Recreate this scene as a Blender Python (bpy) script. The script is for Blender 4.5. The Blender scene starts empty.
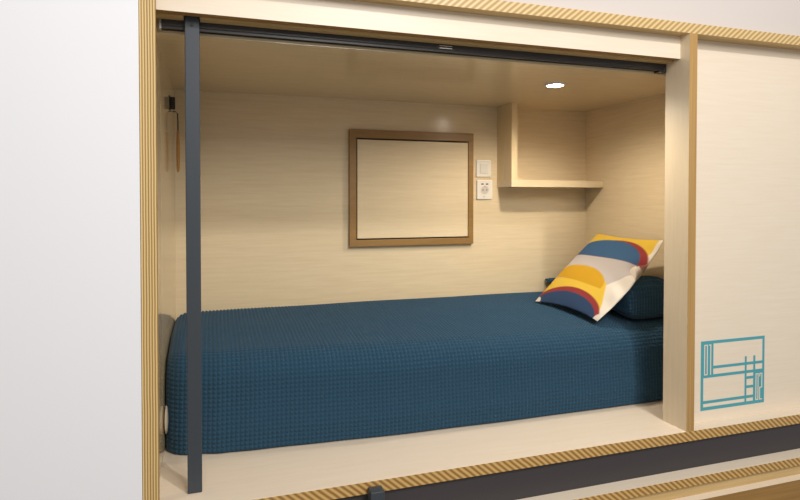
import bpy, bmesh, math, random
from mathutils import Vector, Matrix, noise
random.seed(7)
S = bpy.context.scene
COL = S.collection
PI = math.pi

# ------------------------------------------------------------------ helpers
def lin(c):
    return tuple(((v/255)/12.92 if v/255 <= .04045 else ((v/255+.055)/1.055)**2.4) for v in c)

def link(o, parent=None, loc=None):
    COL.objects.link(o)
    if parent:
        o.parent = parent
    return o

def thing(name, label, cat, loc, group=None, kind=None):
    o = bpy.data.objects.new(name, None)
    o.empty_display_size = .05
    o.location = loc
    o['label'] = label; o['category'] = cat
    if group: o['group'] = group
    if kind: o['kind'] = kind
    return link(o)

def world_loc(o):
    v = Vector(o.location)
    while o.parent:
        o = o.parent; v += Vector(o.location)
    return v

def obj(name, bm, mats, parent=None, label=None, smooth=False, loc=None):
    """bm is in world coordinates; the mesh is stored relative to its parent / its own base."""
    me = bpy.data.meshes.new(name)
    off = world_loc(parent) if parent else Vector(loc or (0, 0, 0))
    bmesh.ops.translate(bm, verts=bm.verts, vec=-off)
    bm.to_mesh(me); bm.free()
    for m in (mats if isinstance(mats, (list, tuple)) else [mats]):
        me.materials.append(m)
    if smooth:
        for p in me.polygons: p.use_smooth = True
    o = bpy.data.objects.new(name, me)
    if parent is None: o.location = off
    if label: o['label'] = label
    return link(o, parent)

def tag(o, label, cat, group=None):
    o['label'] = label; o['category'] = cat
    if group: o['group'] = group
    return o

def box(bm, x0, x1, y0, y1, z0, z1, bev=0.0, mat=0, seg=2):
    r = bmesh.ops.create_cube(bm, size=1)
    vs = r['verts']
    bmesh.ops.scale(bm, vec=(x1-x0, y1-y0, z1-z0), verts=vs)
    bmesh.ops.translate(bm, vec=((x0+x1)/2, (y0+y1)/2, (z0+z1)/2), verts=vs)
    fs = list({f for v in vs for f in v.link_faces})
    for f in fs: f.material_index = mat
    if bev > 0:
        es = list({e for v in vs for e in v.link_edges})
        b = bmesh.ops.bevel(bm, geom=es, offset=bev, segments=seg, affect='EDGES', profile=.5)
        for f in b['faces']: f.material_index = mat
    return bm

def B(*a, **k):
    return box(bmesh.new(), *a, **k)

def cyl(bm, c, r, h, axis='Z', seg=32, r2=None, mat=0):
    g = bmesh.ops.create_cone(bm, cap_ends=True, segments=seg, radius1=r, radius2=r if r2 is None else r2, depth=h)
    M = Matrix.Translation(c)
    if axis == 'X': M = M @ Matrix.Rotation(PI/2, 4, 'Y')
    if axis == 'Y': M = M @ Matrix.Rotation(PI/2, 4, 'X')
    bmesh.ops.transform(bm, matrix=M, verts=g['verts'])
    for f in {f for v in g['verts'] for f in v.link_faces}: f.material_index = mat
    return bm

def ring(bm, c, r0, r1, z0, z1, seg=40):
    """lathe ring about Z: rectangular section with rounded outer lower lip"""
    prof = [(r0, z1), (r0, z0), (r0+(r1-r0)*.6, z0), (r1, z0+(z1-z0)*.5), (r1, z1)]
    rows = []
    for k in range(seg):
        a = 2*PI*k/seg
        rows.append([bm.verts.new((c[0]+p[0]*math.cos(a), c[1]+p[0]*math.sin(a), c[2]+p[1])) for p in prof])
    n = len(prof)
    for k in range(seg):
        A, Bq = rows[k], rows[(k+1) % seg]
        for i in range(n):
            j = (i+1) % n
            bm.faces.new((A[i], A[j], Bq[j], Bq[i]))
    bmesh.ops.recalc_face_normals(bm, faces=bm.faces)
    return bm

def tube(bm, pts, r, seg=8):
    pts = [Vector(p) for p in pts]
    rows = []
    for i, p in enumerate(pts):
        d = (pts[min(i+1, len(pts)-1)]-pts[max(i-1, 0)]).normalized()
        a = d.orthogonal().normalized(); b = d.cross(a)
        rows.append([bm.verts.new(p+a*r*math.cos(2*PI*k/seg)+b*r*math.sin(2*PI*k/seg)) for k in range(seg)])
    for i in range(len(rows)-1):
        for k in range(seg):
            bm.faces.new((rows[i][k], rows[i][(k+1) % seg], rows[i+1][(k+1) % seg], rows[i+1][k]))
    bm.faces.new(rows[0][::-1]); bm.faces.new(rows[-1])
    bmesh.ops.recalc_face_normals(bm, faces=bm.faces)
    return bm

# ------------------------------------------------------------------ materials
def mat(name, rgb, rough=.5, metal=0, spec=.5):
    m = bpy.data.materials.new(name); m.use_nodes = True
    b = m.node_tree.nodes['Principled BSDF']
    b.inputs['Base Color'].default_value = (*lin(rgb), 1)
    b.inputs['Roughness'].default_value = rough
    b.inputs['Metallic'].default_value = metal
    b.inputs['Specular IOR Level'].default_value = spec
    return m

def nd(nt, t, **k):
    n = nt.nodes.new(t)
    for a, v in k.items(): setattr(n, a, v)
    return n

def position(nt, scale, rot=(0, 0, 0)):
    g = nd(nt, 'ShaderNodeTexCoord')
    # every wooden part has its origin shift baked out through the geometry position
    p = nd(nt, 'ShaderNodeNewGeometry')
    mp = nd(nt, 'ShaderNodeMapping')
    mp.inputs['Scale'].default_value = scale
    mp.inputs['Rotation'].default_value = rot
    nt.links.new(p.outputs['Position'], mp.inputs['Vector'])
    return mp.outputs['Vector']

def wood(name, a, b, scale, rough=.3, spec=.5, bump=.02):
    """fine grained pale laminate: two colours mixed by stretched noise"""
    m = mat(name, a, rough, spec=spec); nt = m.node_tree
    v = position(nt, scale)
    n1 = nd(nt, 'ShaderNodeTexNoise'); n1.inputs['Scale'].default_value = 1; n1.inputs['Detail'].default_value = 6
    n1.inputs['Roughness'].default_value = .65
    nt.links.new(v, n1.inputs['Vector'])
    r = nd(nt, 'ShaderNodeValToRGB')
    r.color_ramp.elements[0].position = .32; r.color_ramp.elements[1].position = .68
    r.color_ramp.elements[0].color = (*lin(b), 1); r.color_ramp.elements[1].color = (*lin(a), 1)
    nt.links.new(n1.outputs['Fac'], r.inputs['Fac'])
    bs = nt.nodes['Principled BSDF']
    nt.links.new(r.outputs['Color'], bs.inputs['Base Color'])
    if bump:
        bp = nd(nt, 'ShaderNodeBump'); bp.inputs['Strength'].default_value = bump; bp.inputs['Distance'].default_value = .002
        nt.links.new(n1.outputs['Fac'], bp.inputs['Height']); nt.links.new(bp.outputs['Normal'], bs.inputs['Normal'])
    return m

def stripes(name, a, b, angle, period, axis2='Z', rough=.45):
    """striped plywood edge. The stripes lie in the XZ plane at an angle to X; period in metres"""
    m = mat(name, a, rough); nt = m.node_tree
    g = nd(nt, 'ShaderNodeNewGeometry')
    sp = nd(nt, 'ShaderNodeSeparateXYZ'); nt.links.new(g.outputs['Position'], sp.inputs[0])
    def mth(op, x, y=None):
        n = nd(nt, 'ShaderNodeMath', operation=op)
        for i, q in enumerate((x, y)):
            if q is None: continue
            if isinstance(q, (int, float)): n.inputs[i].default_value = q
            else: nt.links.new(q, n.inputs[i])
        return n.outputs[0]
    nz = nd(nt, 'ShaderNodeTexNoise'); nz.inputs['Scale'].default_value = 9; nz.inputs['Detail'].default_value = 3
    nt.links.new(g.outputs['Position'], nz.inputs['Vector'])
    ph = mth('ADD', mth('MULTIPLY', sp.outputs['X'], math.sin(angle)), mth('MULTIPLY', sp.outputs['Z'], math.cos(angle)))
    ph = mth('ADD', ph, mth('MULTIPLY', nz.outputs['Fac'], period*.5))
    s = mth('SINE', mth('MULTIPLY', ph, 2*PI/period))
    s = mth('MULTIPLY_ADD', s, .5); s.node.inputs[2].default_value = .5
    r = nd(nt, 'ShaderNodeValToRGB')
    r.color_ramp.elements[0].position = .1; r.color_ramp.elements[1].position = .9
    r.color_ramp.elements[0].color = (*lin(b), 1); r.color_ramp.elements[1].color = (*lin(a), 1)
    nt.links.new(s, r.inputs['Fac'])
    nt.links.new(r.outputs['Color'], nt.nodes['Principled BSDF'].inputs['Base Color'])
    return m

MAPLE  = wood('maple laminate', (224, 205, 169), (216, 195, 158), (6, 60, 110), .17, bump=0)
MAPLE_V= wood('maple laminate upright grain', (224, 203, 162), (216, 193, 152), (110, 90, 6), .17, bump=0)
MAPLE_L= wood('maple laminate glossy side', (224, 203, 162), (216, 193, 152), (110, 90, 6), .09, bump=0)
MAPLE_J= wood('maple jamb', (230, 213, 184), (224, 206, 176), (110, 90, 6), .42, bump=0)
MAPLE_E= wood('maple laminate end panel', (224, 205, 169), (216, 195, 158), (60, 6, 110), .17, bump=0)
MAPLE_F= wood('maple laminate front', (232, 217, 197), (227, 211, 188), (6, 60, 110), .42, bump=0)
PLYBROWN = wood('brown plywood edge', (164, 124, 66), (144, 106, 54), (3, 60, 160), .5)
PLYBROWN_V = wood('brown plywood edge upright', (186, 148, 90), (160, 122, 68), (200, 60, 2), .5)
PLYTAN = wood('tan plywood underside', (205, 176, 124), (186, 156, 104), (3, 60, 60), .5)
PLYTOP = stripes('striped plywood edge rising', (217, 190, 138), (172, 138, 84), math.radians(-40), .014)
PLYLOW = stripes('striped plywood edge falling', (208, 170, 106), (146, 106, 52), math.radians(40), .0135)
PLYUP  = stripes('striped plywood edge upright', (222, 192, 134), (154, 118, 62), math.radians(90), .0062)
FRAMEW = wood('brown hatch frame wood', (150, 114, 60), (136, 102, 52), (3, 40, 60), .4)
STEEL  = mat('dark grey powder coated steel', (56, 62, 69), .5)
RAILM  = mat('black anodised aluminium', (44, 42, 44), .38)
BEAMM  = mat('charcoal painted steel', (58, 54, 56), .55)
BRACKET= mat('grey metal', (170, 166, 160), .35, .6)
CHROME = mat('bright metal', (220, 215, 205), .25, .9)
BLACK  = mat('black metal', (30, 28, 26), .5)
WHITEP = mat('white plastic', (226, 219, 207), .35)
WHITEP2= mat('white plastic rocker', (218, 211, 198), .35)
DARKP  = mat('dark socket hole', (40, 34, 30), .5)
TEAL   = mat('teal print', (72, 156, 168), .6)
TASSEL = mat('brown tassel', (176, 124, 60), .8)
GAPM   = mat('dark gap', (34, 26, 20), .8)
LINEN  = mat('pale mattress ticking', (206, 192, 170), .9)

def plaster(name, rgb):
    m = mat(name, rgb, .85); nt = m.node_tree
    n = nd(nt, 'ShaderNodeTexNoise'); n.inputs['Scale'].default_value = 180
    g = nd(nt, 'ShaderNodeNewGeometry'); nt.links.new(g.outputs['Position'], n.inputs['Vector'])
    bp = nd(nt, 'ShaderNodeBump'); bp.inputs['Strength'].default_value = .05; bp.inputs['Distance'].default_value = .001
    nt.links.new(n.outputs['Fac'], bp.inputs['Height'])
    nt.links.new(bp.outputs['Normal'], nt.nodes['Principled BSDF'].inputs['Normal'])
    return m
WALLM = plaster('white wall paint', (234, 234, 237))
WALLM2 = plaster('warm white wall paint', (203, 194, 188))
FLOORM = wood('grey floor', (150, 145, 138), (140, 134, 126), (3, 3, 3), .5)

def fabric(name, a, b, scale=700, rough=.9):
    m = mat(name, a, rough, spec=.15); nt = m.node_tree
    n = nd(nt, 'ShaderNodeTexNoise'); n.inputs['Scale'].default_value = scale; n.inputs['Detail'].default_value = 2
    g = nd(nt, 'ShaderNodeNewGeometry'); nt.links.new(g.outputs['Position'], n.inputs['Vector'])
    r = nd(nt, 'ShaderNodeValToRGB')
    r.color_ramp.elements[0].position = .3; r.color_ramp.elements[1].position = .7
    r.color_ramp.elements[0].color = (*lin(b), 1); r.color_ramp.elements[1].color = (*lin(a), 1)
    nt.links.new(n.outputs['Fac'], r.inputs['Fac'])
    bs = nt.nodes['Principled BSDF']
    nt.links.new(r.outputs['Color'], bs.inputs['Base Color'])
    bs.inputs['Sheen Weight'].default_value = .1
    return m
NAVY = fabric('blue waffle cotton', (45, 77, 99), (38, 67, 87))

# ------------------------------------------------------------------ dimensions (metres; front of the pod at Y = 0, camera height Z = 0)
XL, XLo, XW = -.133, -.1695, -.1505
XJ, XJ2 = 1.4824, 1.5142
ZP, ZPb = -.7697, -.8031
ZT0, ZT = .5445, .578
ZH = .470
ZC, YB, XR = .4359, .9393, 1.7642
XE = 2.6          # right end of the run of pods (outside the frame)
ZF = -2.05        # floor of the room

# ------------------------------------------------------------------ setting
def struct(name, bm, m, loc=(0, 0, 0)):
    o = obj(name, bm, m, loc=loc); o['kind'] = 'structure'; return o
struct('floor', B(-3, 4, -4, 1.2, ZF-.1, ZF), FLOORM)
struct('wall_left', B(-3, XLo-.001, -.006, .1, ZF, 2.2), WALLM)
struct('wall_back', B(XLo, 4, .02, .12, ZT+.0005, 2.2), WALLM2)

# ------------------------------------------------------------------ the pod
pod = thing('sleeping_pod', 'pale maple plywood sleeping pod with an open bed niche and a closed front panel', 'bunk bed', (XL, 0, ZPb))
sbm = B(XLo, XW, 0, 1.05, ZF, ZT)
tag(obj('side_board', sbm, [PLYUP], loc=((XL+XLo)/2, .5, ZF)), 'tall upright board with striped plywood edge between white wall and bed niche', 'board')
def panel_front_edge(bm):
    """faces looking towards -Y get material 1 (the plywood edge)"""
    bm.normal_update()
    for f in bm.faces:
        if f.normal.y < -.7: f.material_index = 1
    return bm
# inner lining of the side board
obj('inner_side_panel', B(XW, XW+.0015, .0125, YB, ZP, ZT0), MAPLE_L, pod)
obj('edge_strip', B(XW, XL, -.0006, .012, ZPb, ZT, bev=.0004), PLYUP, pod, 'striped plywood edge strip')
obj('back_panel', B(XW, XR+.02, YB, YB+.02, ZP, ZT0), MAPLE, pod)
obj('end_panel', B(XR, XR+.02, .14, YB, ZP, ZT0), MAPLE_E, pod)
obj('ceiling_panel', B(XW+.0015, XR, .128, YB, ZC, ZC+.037), MAPLE, pod)
bt = bmesh.new()
box(bt, XW+.0015, -.0735, .07, .1, .4655, ZT0); box(bt, -.0335, XJ, .07, .1, .4655, ZT0); box(bt, XW+.0015, XJ2, .1, .142, .4735, ZT0)
obj('rail_batten', bt, PLYTAN, pod)
obj('top_board', panel_front_edge(B(XW, XE, 0, 1.0, ZT0, ZT, bev=.001)), [PLYTAN, PLYTOP], pod, 'top board with striped plywood edge')
obj('platform_board', panel_front_edge(B(XW, XE, 0, 1.0, ZPb, ZP, bev=.001)), [MAPLE_F, PLYLOW], pod, 'bed platform with striped plywood edge')
hb = B(XW+.0015, XJ, .04, .07, ZH, ZT0)
hb.normal_update()
for f in hb.faces:
    if f.normal.z < -.7: f.material_index = 1
obj('header_board', hb, [MAPLE_F, PLYBROWN], pod)
obj('jamb_board', panel_front_edge(B(XJ, XJ2, 0, .105, ZP, ZT0)), [MAPLE_J, PLYBROWN_V], pod, 'right jamb with brown front edge')
door = obj('front_panel', B(XJ2, XE, .052, .072, ZP, ZT0), MAPLE_F, pod, 'closed flat maple panel with a teal print')

# teal emblem printed on the front panel: bunk beds, a ladder and the tall numerals 01 and 02
EX, EZ, EW, EH = 1.5935, -.7315, .2905, .2415
ink, cut = [], []
def er(u0, u1, v0, v1, dst=None):       # u to the right, v downwards from the top, 0..1
    (ink if dst is None else dst).append((u0, u1, v0, v1))
t = .040
er(0, 1, 0, t*1.1); er(0, 1, 1-t*1.2, 1); er(0, t, 0, 1); er(1-t*.85, 1, 0, 1)
er(0, .19, 0, .53)                             # block behind 01
er(.0, 1, .368, .408); er(.0, 1, .490, .532)   # upper bunk
er(.0, .97, .862, .904)                        # lower bunk
er(.683, .713, .28, 1); er(.820, .852, .28, .5)  # ladder stiles
for v in (.60, .735): er(.70, .83, v-.02, v+.02)
er(.820, 1, .49, 1)                            # block behind 02
def digit(strokes, x0, w, v0, v1):             # thin lines left unprinted, so the maple shows
    th = .016
    for (a, b, c, d) in strokes:
        ua, ub = x0+a*w, x0+c*w; va, vb = v0+b*(v1-v0), v0+d*(v1-v0)
        er(min(ua, ub)-th/2, max(ua, ub)+th/2, min(va, vb)-th/2, max(va, vb)+th/2, cut)
digit([(0, 0, 1, 0), (0, 1, 1, 1), (0, 0, 0, 1), (1, 0, 1, 1)], .058, .040, .060, .485)      # 0
digit([(0, 0, 1, 0), (1, 0, 1, 1)], .128, .022, .060, .485)                                    # 1
digit([(0, 0, 1, 0), (0, 1, 1, 1), (0, 0, 0, 1), (1, 0, 1, 1)], .866, .034, .560, .945)      # 0
digit([(0, .1, 0, 0), (0, 0, 1, 0), (1, 0, 1, .54), (1, .54, 0, .54), (0, .54, 0, 1), (0, 1, 1, 1)], .928, .034, .560, .945)  # 2
em = bmesh.new()
us = sorted({q for r in ink+cut for q in r[:2]}); vs_ = sorted({q for r in ink+cut for q in r[2:]})
def inside(u, v, rs): return any(a < u < b and c < v < d for a, b, c, d in rs)
ev = {}
def evert(u, v):
    if (u, v) not in ev: ev[(u, v)] = em.verts.new((EX+u*EW, .0516, EZ+(1-v)*EH))
    return ev[(u, v)]
for u0, u1 in zip(us, us[1:]):
    for v0, v1 in zip(vs_, vs_[1:]):
        um, vm = (u0+u1)/2, (v0+v1)/2
        if inside(um, vm, ink) and not inside(um, vm, cut):
            em.faces.new((evert(u0, v1), evert(u1, v1), evert(u1, v0), evert(u0, v0)))
obj('printed_emblem', em, [TEAL], door, 'teal line print of two bunks and a ladder with 01 and 02')

# steel beam under the platform
bmn = bmesh.new()
box(bmn, XL, XE, .012, .02, -.9005, ZPb); box(bmn, XL, XE, .020, .07, -.9005, -.893); box(bmn, XL, XE, .020, .07, ZPb-.008, ZPb)
tag(obj('steel_beam', bmn, BEAMM, loc=(XL, .01, -.9005)), 'long charcoal steel beam running beneath the platform edge', 'beam')

# the bunk below
low = thing('lower_bunk', 'lower bunk front with pale top board and striped edge beneath the charcoal beam', 'bunk bed', (XL, 0, ZF))
obj('top_board', panel_front_edge(B(XL, XE, -.0405, 1.0, -.9295, -.9007, bev=.001)), [MAPLE_F, PLYLOW], low, 'thin board with striped plywood edge')
obj('header_board', B(XL, XE, -.030, -.01, -.9665, -.9295), PLYTAN, low, 'tan strip')
lp = panel_front_edge(B(XL, XE, -.060, 0, -1.25, -.9665))
obj('front_rail', lp, [MAPLE_F, PLYBROWN], low, 'brown fronted rail')
obj('lower_panel', B(XL, XE, .0, .03, ZF, -1.25), MAPLE_F, low)

tp = bmesh.new()
box(tp, .391, .430, -.040, -.004, -.9007, -.7815, bev=.0025)
tag(obj('ladder_post', tp, STEEL, loc=(.41, -.022, -.9007)), 'short dark grey square post standing against the platform edge at the bottom', 'post')

# ------------------------------------------------------------------ steel post and rail
post = thing('support_post', 'tall dark grey square steel post standing in front of the bed at the left', 'post', (-.053, .09, ZP))
obj('square_tube', B(-.0715, -.0355, .080, .0995, ZP, .4745, bev=.002), STEEL, post)
obj('bolt', cyl(bmesh.new(), (-.0535, .0792, .452), .0042, .004, 'Y', 16), BLACK, post, 'dark bolt head near the top')
rl = thing('curtain_rail', 'black metal curtain rail under the header board', 'rail', (XL, .1, .44))
rb = bmesh.new()
def rail_section(bm, x0, x1):
    # front face, chamfered lower lip, groove underneath
    sec = [(.1005, .473), (.1005, .4515), (.1035, .449), (.1035, .4435), (.110, .4435), (.110, .449), (.120, .449), (.120, .4435), (.1265, .4435), (.1265, .473)]
    a = [bm.verts.new((x0, y, z)) for y, z in sec]; b = [bm.verts.new((x1, y, z)) for y, z in sec]
    n = len(sec)
    for i in range(n):
        bm.faces.new((a[i], a[(i+1) % n], b[(i+1) % n], b[i]))
    bm.faces.new(a[::-1]); bm.faces.new(b)
    bmesh.ops.recalc_face_normals(bm, faces=bm.faces)
    return bm
obj('profile', rail_section(rb, -.1285, XJ-.012), RAILM, rl)
obj('end_bracket', B(-.1345, -.1285, .1003, .1270, .440, .473, bev=.001), BRACKET, rl, 'light grey end bracket')
eb = bmesh.new()
box(eb, XJ-.012, XJ-.001, .1003, .1270, .436, .473, bev=.001); box(eb, XJ-.030, XJ-.012, .1003, .1270, .437, .4435, bev=.001)
obj('end_bracket', eb, RAILM, rl, 'black end bracket')
rn = bmesh.new()
box(rn, .628, .684, .0985, .1005, .4505, .4612, bev=.0008, mat=0)
box(rn, .640, .682, .097, .0986, .4582, .4606, mat=1); box(rn, .640, .682, .097, .0986, .4515, .4540, mat=1)
obj('catch', rn, [RAILM, CHROME], rl, 'small bright metal catch in the rail')

# ------------------------------------------------------------------ fittings on the inner walls
hat = thing('wall_hatch', 'square maple hatch in a brown wooden frame on the back wall', 'hatch', (.847, YB, -.205))
fr = bmesh.new()
f0, f1, g0, g1 = .554, 1.1395, -.2045, .3045
h0, h1, k0, k1 = .584, 1.1145, -.176, .2675
yf = YB-.022
box(fr, f0, f1, yf, YB, k1, g1, bev=.0012); box(fr, f0, f1, yf, YB, g0, k0, bev=.0012)
box(fr, f0, h0, yf, YB, k0, k1, bev=.0012); box(fr, h1, f1, yf, YB, k0, k1, bev=.0012)
obj('frame', fr, FRAMEW, hat, 'brown wooden frame')
obj('recess', B(h0, h1, YB-.002, YB-.0004, k0, k1), GAPM, hat, 'dark gap around the hatch panel')
obj('hatch_panel', B(h0+.0055, h1-.001, YB-.016, YB-.002, k0+.006, k1-.006, bev=.001), MAPLE, hat)

def plate(name, label, cat, x0, x1, z0, z1):
    r = thing(name, label, cat, ((x0+x1)/2, YB, z0))
    obj('plate', B(x0, x1, YB-.009, YB, z0, z1, bev=.003), WHITEP, r)
    return r
sw = plate('light_switch', 'white square light switch above the socket', 'light switch', 1.1605, 1.2365, .105, .1845)
obj('rocker', B(1.178, 1.219, YB-.0125, YB-.008, .122, .170, bev=.0015), WHITEP2, sw)
so = plate('power_socket', 'white square power socket below the light switch', 'power socket', 1.1635, 1.2435, .0005, .0905)
sb = bmesh.new(); cx, cz = 1.2035, .045
ring(sb, (0, 0, 0), .0185, .0215, -.0015, .0015)
bmesh.ops.transform(sb, matrix=Matrix.Translation((cx, YB-.0095, cz)) @ Matrix.Rotation(PI/2, 4, 'X'), verts=sb.verts)
obj('socket_rim', sb, WHITEP2, so)
obj('socket_well', cyl(bmesh.new(), (cx, YB-.0092, cz), .0185, .0012, 'Y', 32), mat('grey socket well', (196, 186, 172), .5), so)
for dx in (-.0095, .0095):
    obj('pin_hole', cyl(bmesh.new(), (cx+dx, YB-.0100, cz), .0028, .001, 'Y', 12), DARKP, so)
for dz in (-.0165, .0165):
    obj('earth_clip', B(cx-.003, cx+.003, YB-.0105, YB-.0092, cz+dz-.003, cz+dz+.003), CHROME, so)
for dx in (-.012, .012):
    obj('slot', B(cx+dx-.006, cx+dx+.006, YB-.0096, YB-.0085, .0695, .0755), DARKP, so, 'dark slot')
obj('cover_screw', cyl(bmesh.new(), (cx-.004, YB-.0095, .013), .0028, .001, 'Y', 12), BRACKET, so)

sh = thing('corner_shelf', 'box shelf of pale maple fixed in the upper corner above the pillow', 'shelf', (1.272, YB, .0576))
YS = .8005
sp = B(1.272, 1.3015, YS, YB-.0005, .0885, ZC-.0005)
sp.normal_update()
obj('side_panel', sp, MAPLE_V, sh)
obj('shelf_board', B(1.272, XR-.0005, YS, YB-.0005, .0576, .0885), MAPLE, sh)

# downlight
LX, LY = 1.223, .382
dl = thing('downlight', 'small round lit downlight in the pod ceiling', 'lamp', (LX, LY, ZC-.006))
obj('trim_ring', ring(bmesh.new(), (LX, LY, ZC-.004), .030, .038, -.003, .004), WHITEP, dl, smooth=False)
em_ = mat('lamp glow', (255, 250, 240)); bsd = em_.node_tree.nodes['Principled BSDF']
bsd.inputs['Emission Color'].default_value = (1, .93, .82, 1); bsd.inputs['Emission Strength'].default_value = 60
obj('lens', cyl(bmesh.new(), (LX, LY, ZC-.004), .0305, .004, 'Z', 32), em_, dl, 'glowing lens')

# hook and hanging tassel on the left inner wall
XI = XW+.0015
hk = thing('wall_hook', 'small black hook on the left inner wall near the ceiling', 'hook', (XI, .666, .317))
obj('back_plate', B(XI, XI+.003, .655, .677, .313, .364, bev=.001), BLACK, hk)
obj('peg', B(XI+.003, XI+.0185, .660, .672, .317, .360, bev=.002), BLACK, hk)
TY = .790
ts = thing('tassel', 'brown tassel hanging on a dark cord from the left inner wall', 'tassel', (XI+.02, .79, .10))
obj('cord', tube(bmesh.new(), [(XI+.0018, .790, .327), (XI+.012, .790, .327), (XI+.019, .790, .320), (XI+.020, .790, .29), (XI+.020, .790, .253)], .0022), BLACK, ts, 'thin dark cord')
tb = bmesh.new()
prof = [(.256, .003), (.248, .0055), (.241, .0045), (.215, .0060), (.165, .0066), (.118, .0058), (.103, .0035)]
rows = []
for z, r in prof:
    rows.append([tb.verts.new((XI+.020+r*math.cos(2*PI*k/10)*.9, TY+r*2.2*math.sin(2*PI*k/10), z)) for k in range(10)])
for i in range(len(rows)-1):
    for k in range(10):
        tb.faces.new((rows[i][k], rows[i][(k+1) % 10], rows[i+1][(k+1) % 10], rows[i+1][k]))
tb.faces.new(rows[0]); tb.faces.new(rows[-1][::-1]); bmesh.ops.recalc_face_normals(tb, faces=tb.faces)
obj('strands', tb, TASSEL, ts, 'brown strands')

# ------------------------------------------------------------------ bedding
def interp(x, pts):
    if x <= pts[0][0]: return pts[0][1]
    for (a, va), (b, vb) in zip(pts, pts[1:]):
        if x <= b:
            k = (x-a)/(b-a); k = k*k*(3-2*k); return va+(vb-va)*k
    return pts[-1][1]

PITCH = .0135
def waffle(a, b):
    ca = abs(math.cos(PI*a/PITCH)); cb = abs(math.cos(PI*b/PITCH))
    return 1-max(ca**4, cb**4)

def mattress_mesh():
    me = bpy.data.meshes.new('mattress')
    x0, x1 = XI+.0015, XR-.004
    step = PITCH/6
    nx = int((x1-x0)/step)
    front = [(-.149, .340), (-.06, .318), (.02, .300), (.13, .290), (.35, .281), (.68, .264), (1.05, .257), (1.7, .264)]
    verts, faces = [], []
    def profile(yf, zt_f, zt_b):
        """polyline (y, z) from the front hem over the top to the back wall"""
        r = .09
        pts = []
        zb = ZP+.004
        pts.append((yf, zb)); pts.append((yf-.004, zb+.06)); pts.append((yf+.002, zb+.14))
        zc = zt_f-r
        for k in range(0, 11):
            a = PI/2*k/10
            pts.append((yf+.004+r-r*math.cos(a)*1.0, zc+r*math.sin(a)))
        pts.append((.60, (zt_f*.35+zt_b*.65))); pts.append((.86, zt_b)); pts.append((.915, zt_b-.010)); pts.append((YB-.006, zt_b-.035))
        return pts
    base = None
    ns = None
    rows = []
    for i in range(nx+1):
        x = x0+(x1-x0)*i/nx
        e = max(0, .055-(x-x0)); e = max(e, 0)
        inset = .055-math.sqrt(max(0, .055**2-e*e))
        yf = interp(x, front)+inset*1.0 + .004*noise.noise((x*3.1, 0, 0))
        zf = -.478-inset*.7+.005*noise.noise((x*2.3, 5, 0)) + interp(x, [(0, .006), (.4, .0), (1.0, -.006), (1.7, -.008)])
        zb = -.4395-inset*.7+.004*noise.noise((x*2.0, 9, 0))
        pts = profile(yf, zf, zb)
        L = [0]
        for p, q in zip(pts, pts[1:]): L.append(L[-1]+math.hypot(q[0]-p[0], q[1]-p[1]))
        if ns is None:
            ns = int(L[-1]/step)
        row = []
        j = 0
        for k in range(ns+1):
            s = L[-1]*k/ns
            while j < len(L)-2 and L[j+1] < s: j += 1
            f = (s-L[j])/(L[j+1]-L[j])
            row.append((x, pts[j][0]+(pts[j+1][0]-pts[j][0])*f, pts[j][1]+(pts[j+1][1]-pts[j][1])*f, s))
        rows.append(row)
    amp = .0052
    for i, row in enumerate(rows):
        for k, (x, y, z, s) in enumerate(row):
            # normal in the YZ plane
            p, q = row[max(k-1, 0)], row[min(k+1, ns)]
            ty, tz = q[1]-p[1], q[2]-p[2]; l = math.hypot(ty, tz) or 1
            nyv, nzv = -tz/l, ty/l
            w = noise.noise((x*2.2, y*2.2, z*2.2+3))
            sx = x+.006*noise.noise((x*1.5, s*2.5, 1.7)); ss = s+.006*noise.noise((x*2.1, s*1.5, 7.7))
            h = amp*waffle(sx, ss)+.004*w
            if k == 0: h = 0
            verts.append((x, y+nyv*h, z+nzv*h))
    n1 = ns+1
    for i in range(nx):
        for k in range(ns):
            a = i*n1+k
            faces.append((a, a+1, a+n1+1, a+n1))
    # closing faces: left end, right end, back, bottom
    L0 = [k for k in range(n1)]
    b0 = len(verts); verts.append((x0, YB-.006, ZP+.002)); verts.append((x1, YB-.006, ZP+.002))
    faces.append(tuple(L0[::-1]+[b0]))
    faces.append(tuple([nx*n1+k for k in range(n1)]+[b0+1]))
    faces.append(tuple([i*n1+ns for i in range(nx+1)][::-1]+[b0, b0+1]))
    faces.append(tuple([i*n1 for i in range(nx+1)]+[b0+1, b0]))
    base = Vector((.81, .62, ZP))
    me.from_pydata([Vector(v)-base for v in verts], [], faces)
    me.materials.append(NAVY)
    for p in me.polygons: p.use_smooth = len(p.vertices) == 4
    me.update()
    return me, base
root = thing('mattress', 'long mattress under a navy blue waffle bedspread on the pod platform', 'bed', (.81, .62, ZP))
mm, base = mattress_mesh()
bs = bpy.data.objects.new('bedspread', mm); link(bs, root)
bm_ = bmesh.new()
bmesh.ops.create_uvsphere(bm_, u_segments=16, v_segments=10, radius=1)
for v in bm_.verts:
    v.co = Vector((XI+.006+v.co.x*.0055, .352+v.co.y*.030, -.665+v.co.z*.040+.004*math.sin(9*v.co.y)))
obj('pale_corner', bm_, LINEN, root, 'pale corner of sheet at the left end', smooth=True)

# bed pillow in the same fabric
def pillow_mesh(cx, cy, cz, lx, ly, T, n, k_edge, wfl):
    """two-sided cushion; u along X, v along Y; returns bmesh in local frame"""
    pass

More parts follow.
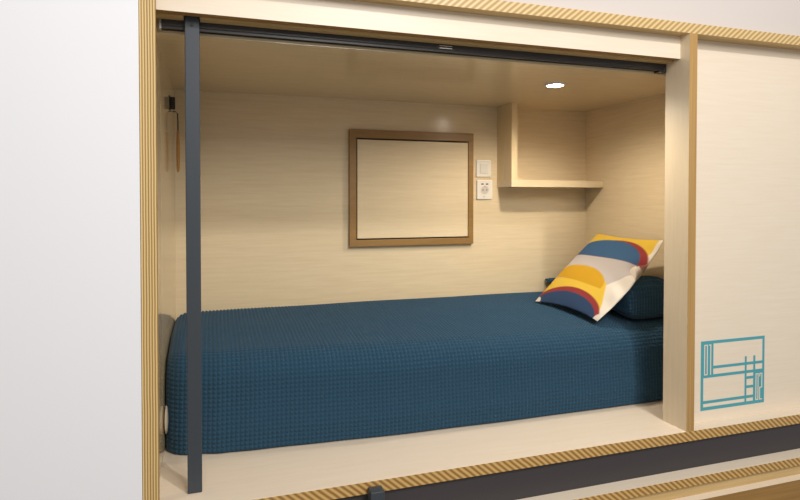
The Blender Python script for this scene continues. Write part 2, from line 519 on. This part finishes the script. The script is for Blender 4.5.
pil = bmesh.new()
px0, px1, py0, py1 = 1.532, XR-.010, .335, YB-.014
nu, nv = 150, 500
def sup(t, p): return max(0.0, 1-abs(t)**p)
grid = {}
for side in (1, -1):
    for i in range(nu+1):
        for j in range(nv+1):
            u = math.sin(PI/2*(-1+2*i/nu)); v = math.sin(PI/2*(-1+2*j/nv))
            edge = i in (0, nu) or j in (0, nv)
            if edge and side == -1: continue
            k = (v+1)/2
            T = (sup(u, 4.5)**.36)*(sup(v, 12.0)**(.34 if side > 0 else .26))
            x = (px0+px1)/2+u*(px1-px0)/2; y = (py0+py1)/2+v*(py1-py0)/2*(1-.015*(1-u*u))
            top = .110-.106*k; bot = .058-.036*k+.012*max(0, (.2-k)/.2)
            h = top*T if side > 0 else -bot*T
            nz = .006*noise.noise((x*5, y*4, side*2))*T
            grid[(side, i, j)] = pil.verts.new((x, y, -.417+.029*k+h+nz*side))
def gv(s, i, j):
    if i in (0, nu) or j in (0, nv): return grid[(1, i, j)]
    return grid[(s, i, j)]
for i in range(nu):
    for j in range(nv):
        pil.faces.new((gv(1, i, j), gv(1, i+1, j), gv(1, i+1, j+1), gv(1, i, j+1)))
        pil.faces.new((gv(-1, i, j), gv(-1, i, j+1), gv(-1, i+1, j+1), gv(-1, i+1, j)))
pil.normal_update()
moved = [(v, v.co+v.normal*(.0055*waffle(v.co.x, v.co.y-v.co.z) if v.normal.z > -.4 else 0)) for v in pil.verts]
for v, c in moved: v.co = c
tag(obj('bed_pillow', pil, NAVY, smooth=True, loc=(1.61, .61, -.455)), 'plump blue waffle pillow lying at the right end of the bed behind the patterned cushion', 'pillow')

# patterned cushion
BL = Vector((1.318, .668, -.445)); BR = Vector((1.386, .335, -.468))
TL = Vector((1.648, .680, -.157)); TR = Vector((1.700, .340, -.1645))
YEL, GOLD, NVY, RED, GRY, CREAM = [lin(c) for c in ((212, 176, 66), (194, 148, 40), (62, 92, 124), (140, 58, 56), (180, 171, 165), (214, 204, 189))]
NVD = lin((52, 70, 98))
def mixc(a, b, k): return tuple(a[i]+(b[i]-a[i])*k for i in range(3))
def st(d, w=.008):                 # soft step: 1 inside (d<0)
    return min(1, max(0, .5-d/w))
def ell(u, v, cu, cv, a, b): return (math.hypot((u-cu)/a, (v-cv)/b)-1)*min(a, b)
def pattern(u, v):
    c = CREAM
    # top yellow corner
    c = mixc(c, YEL, st(.66-v)*st(u-(.955-.25*max(0, .84-v))))
    # grey belt
    c = mixc(c, GRY, st(v-.70)*st(.33-v)*st(u-(.78+max(0, v-.37)*.75)))
    # red then blue half discs on the belt
    c = mixc(c, RED, st(max(ell(u, v, .51, .70, .49, .245), .70-v)))
    c = mixc(c, NVY, st(max(ell(u, v, .40, .70, .52, .235), .70-v)))
    # yellow field and gold half disc
    c = mixc(c, YEL, st(v-.385+.03*math.cos(u*4))*st(u-(.94-.5*max(0, v-.08))))
    c = mixc(c, GOLD, st(max(ell(u, v, .30, .36, .46, .205), .345-v+.02*math.cos(u*4))))
    # red arch and dark half disc at the bottom
    c = mixc(c, RED, st(ell(u, v, .45, -.01, .53, .262)))
    c = mixc(c, NVD, st(ell(u, v, .44, -.03, .50, .215)))
    # pale corner tips
    c = mixc(c, CREAM, st(math.hypot(u, v)-.07)); c = mixc(c, CREAM, st(math.hypot(u-1, v)-.08))
    return c
def cushion():
    n = 150
    ex = (BR-BL).normalized(); ey = (TL-BL); ey = (ey-ex*ey.dot(ex)).normalized(); ez = ex.cross(ey).normalized()
    bm = bmesh.new()
    cl = bm.loops.layers.float_color.new('pattern')
    g = {}; colr = {}
    for side in (1, -1):
        for i in range(n+1):
            for j in range(n+1):
                edge = i in (0, n) or j in (0, n)
                if edge and side == -1: continue
                u = i/n; v = j/n; a = 2*u-1; b = 2*v-1
                P = (BL*(1-u)+BR*u)*(1-v)+(TL*(1-u)+TR*u)*v
                # sides drawn in between the corner tips
                P = P+ex*(a-.2)*(.004 if a < 0 else .030)*(1-b*b)*abs(a)-ey*b*(.012 if b > 0 else .020)*(1-a*a)
                T = (sup(a, 2.4)**.62)*(sup(b, 2.4)**.62)
                h = .024*T if side > 0 else -.024*T
                wr = .004*noise.noise((u*3+side*7, v*4, 1.2))*T
                # creases fanning along the right-hand side
                wr += .0045*math.sin((v*9+u*2.0)*PI)*math.exp(-((u-.93)/.07)**2)*sup(b, 6)
                # pinched dent on the right edge
                dn = math.exp(-((u-1.0)/.16)**2-((v-.60)/.09)**2)
                P = P-ex*.018*dn
                h -= .020*dn*side
                # bottom edge flops forward and rests on the bedspread
                P = P+ez*(.006+h+wr*side)
                if edge: P = P+ez*.003*noise.noise((u*6, v*6, 3))
                vv = bm.verts.new(P); g[(side, i, j)] = vv
                colr[vv] = pattern(u, v+.04*math.sin(PI*v)) if side > 0 else mixc(CREAM, RED, st(math.hypot(u-.98, v-.72)-.09))
    def q(s, i, j):
        return g[(1, i, j)] if (i in (0, n) or j in (0, n)) else g[(s, i, j)]
    for i in range(n):
        for j in range(n):
            bm.faces.new((q(1, i, j), q(1, i+1, j), q(1, i+1, j+1), q(1, i, j+1)))
            bm.faces.new((q(-1, i, j), q(-1, i, j+1), q(-1, i+1, j+1), q(-1, i+1, j)))
    for f in bm.faces:
        for l in f.loops: l[cl] = (*colr[l.vert], 1)
    return bm
CUSH = mat('printed linen', (226, 214, 196), .95, spec=.1)
ntc = CUSH.node_tree
va = nd(ntc, 'ShaderNodeVertexColor', layer_name='pattern')
ntc.links.new(va.outputs['Color'], ntc.nodes['Principled BSDF'].inputs['Base Color'])
nz = nd(ntc, 'ShaderNodeTexNoise'); nz.inputs['Scale'].default_value = 600
gg = nd(ntc, 'ShaderNodeNewGeometry'); ntc.links.new(gg.outputs['Position'], nz.inputs['Vector'])
bp = nd(ntc, 'ShaderNodeBump'); bp.inputs['Strength'].default_value = .25; bp.inputs['Distance'].default_value = .001
ntc.links.new(nz.outputs['Fac'], bp.inputs['Height']); ntc.links.new(bp.outputs['Normal'], ntc.nodes['Principled BSDF'].inputs['Normal'])
tag(obj('throw_cushion', cushion(), CUSH, smooth=True, loc=(1.36, .46, -.44)), 'square cushion printed with yellow, blue, red and grey half circles leaning on the pillow', 'cushion')

# ------------------------------------------------------------------ light
def area(name, loc, target, size, power, col=(1, 1, 1), shape='DISK', sy=None):
    l = bpy.data.lights.new(name, 'AREA'); l.shape = shape; l.size = size
    if sy: l.size_y = sy
    l.energy = power; l.color = col
    o = bpy.data.objects.new(name, l); o.location = loc
    d = Vector(target)-Vector(loc); o.rotation_euler = d.to_track_quat('-Z', 'Y').to_euler()
    COL.objects.link(o); return o
area('ceiling_lamp', (-.2, -2.0, 2.0), (.8, .2, -.3), .8, 6, (1, .97, .93))
area('corridor_lamp', (1.35, -2.3, 2.0), (.2, .2, -.5), .2, 52, (1, .97, .94))
area('fill_light', (.8, -2.7, 1.45), (.9, .2, -.4), .8, 42, (1, .985, .96), 'SQUARE')  # added soft fill behind the camera, standing in for bounce off the room
sl = bpy.data.lights.new('downlight_bulb', 'SPOT'); sl.energy = 18; sl.spot_size = math.radians(165); sl.spot_blend = .6; sl.shadow_soft_size = .024
sl.color = (1, .88, .72)
so_ = bpy.data.objects.new('downlight_bulb', sl); so_.location = (0, 0, -.012); so_.parent = dl; COL.objects.link(so_)

w = bpy.data.worlds.new('room_ambience'); S.world = w; w.use_nodes = True
w.node_tree.nodes['Background'].inputs[0].default_value = (1, .975, .94, 1)
w.node_tree.nodes['Background'].inputs[1].default_value = .44

# ------------------------------------------------------------------ camera
cam = bpy.data.cameras.new('camera'); co = bpy.data.objects.new('camera', cam); COL.objects.link(co)
cam.sensor_width = 36; cam.lens = 25.7664; cam.shift_y = -.05034; cam.clip_start = .01
co.location = (0, -1.5, 0)
co.rotation_euler = (math.radians(90-1.0149), 0, math.radians(-17.9275))
S.camera = co
S.view_settings.view_transform = 'Standard'
S.view_settings.look = 'None'
S.view_settings.gamma = 1
S.view_settings.use_curve_mapping = False
S.view_settings.exposure = -.05
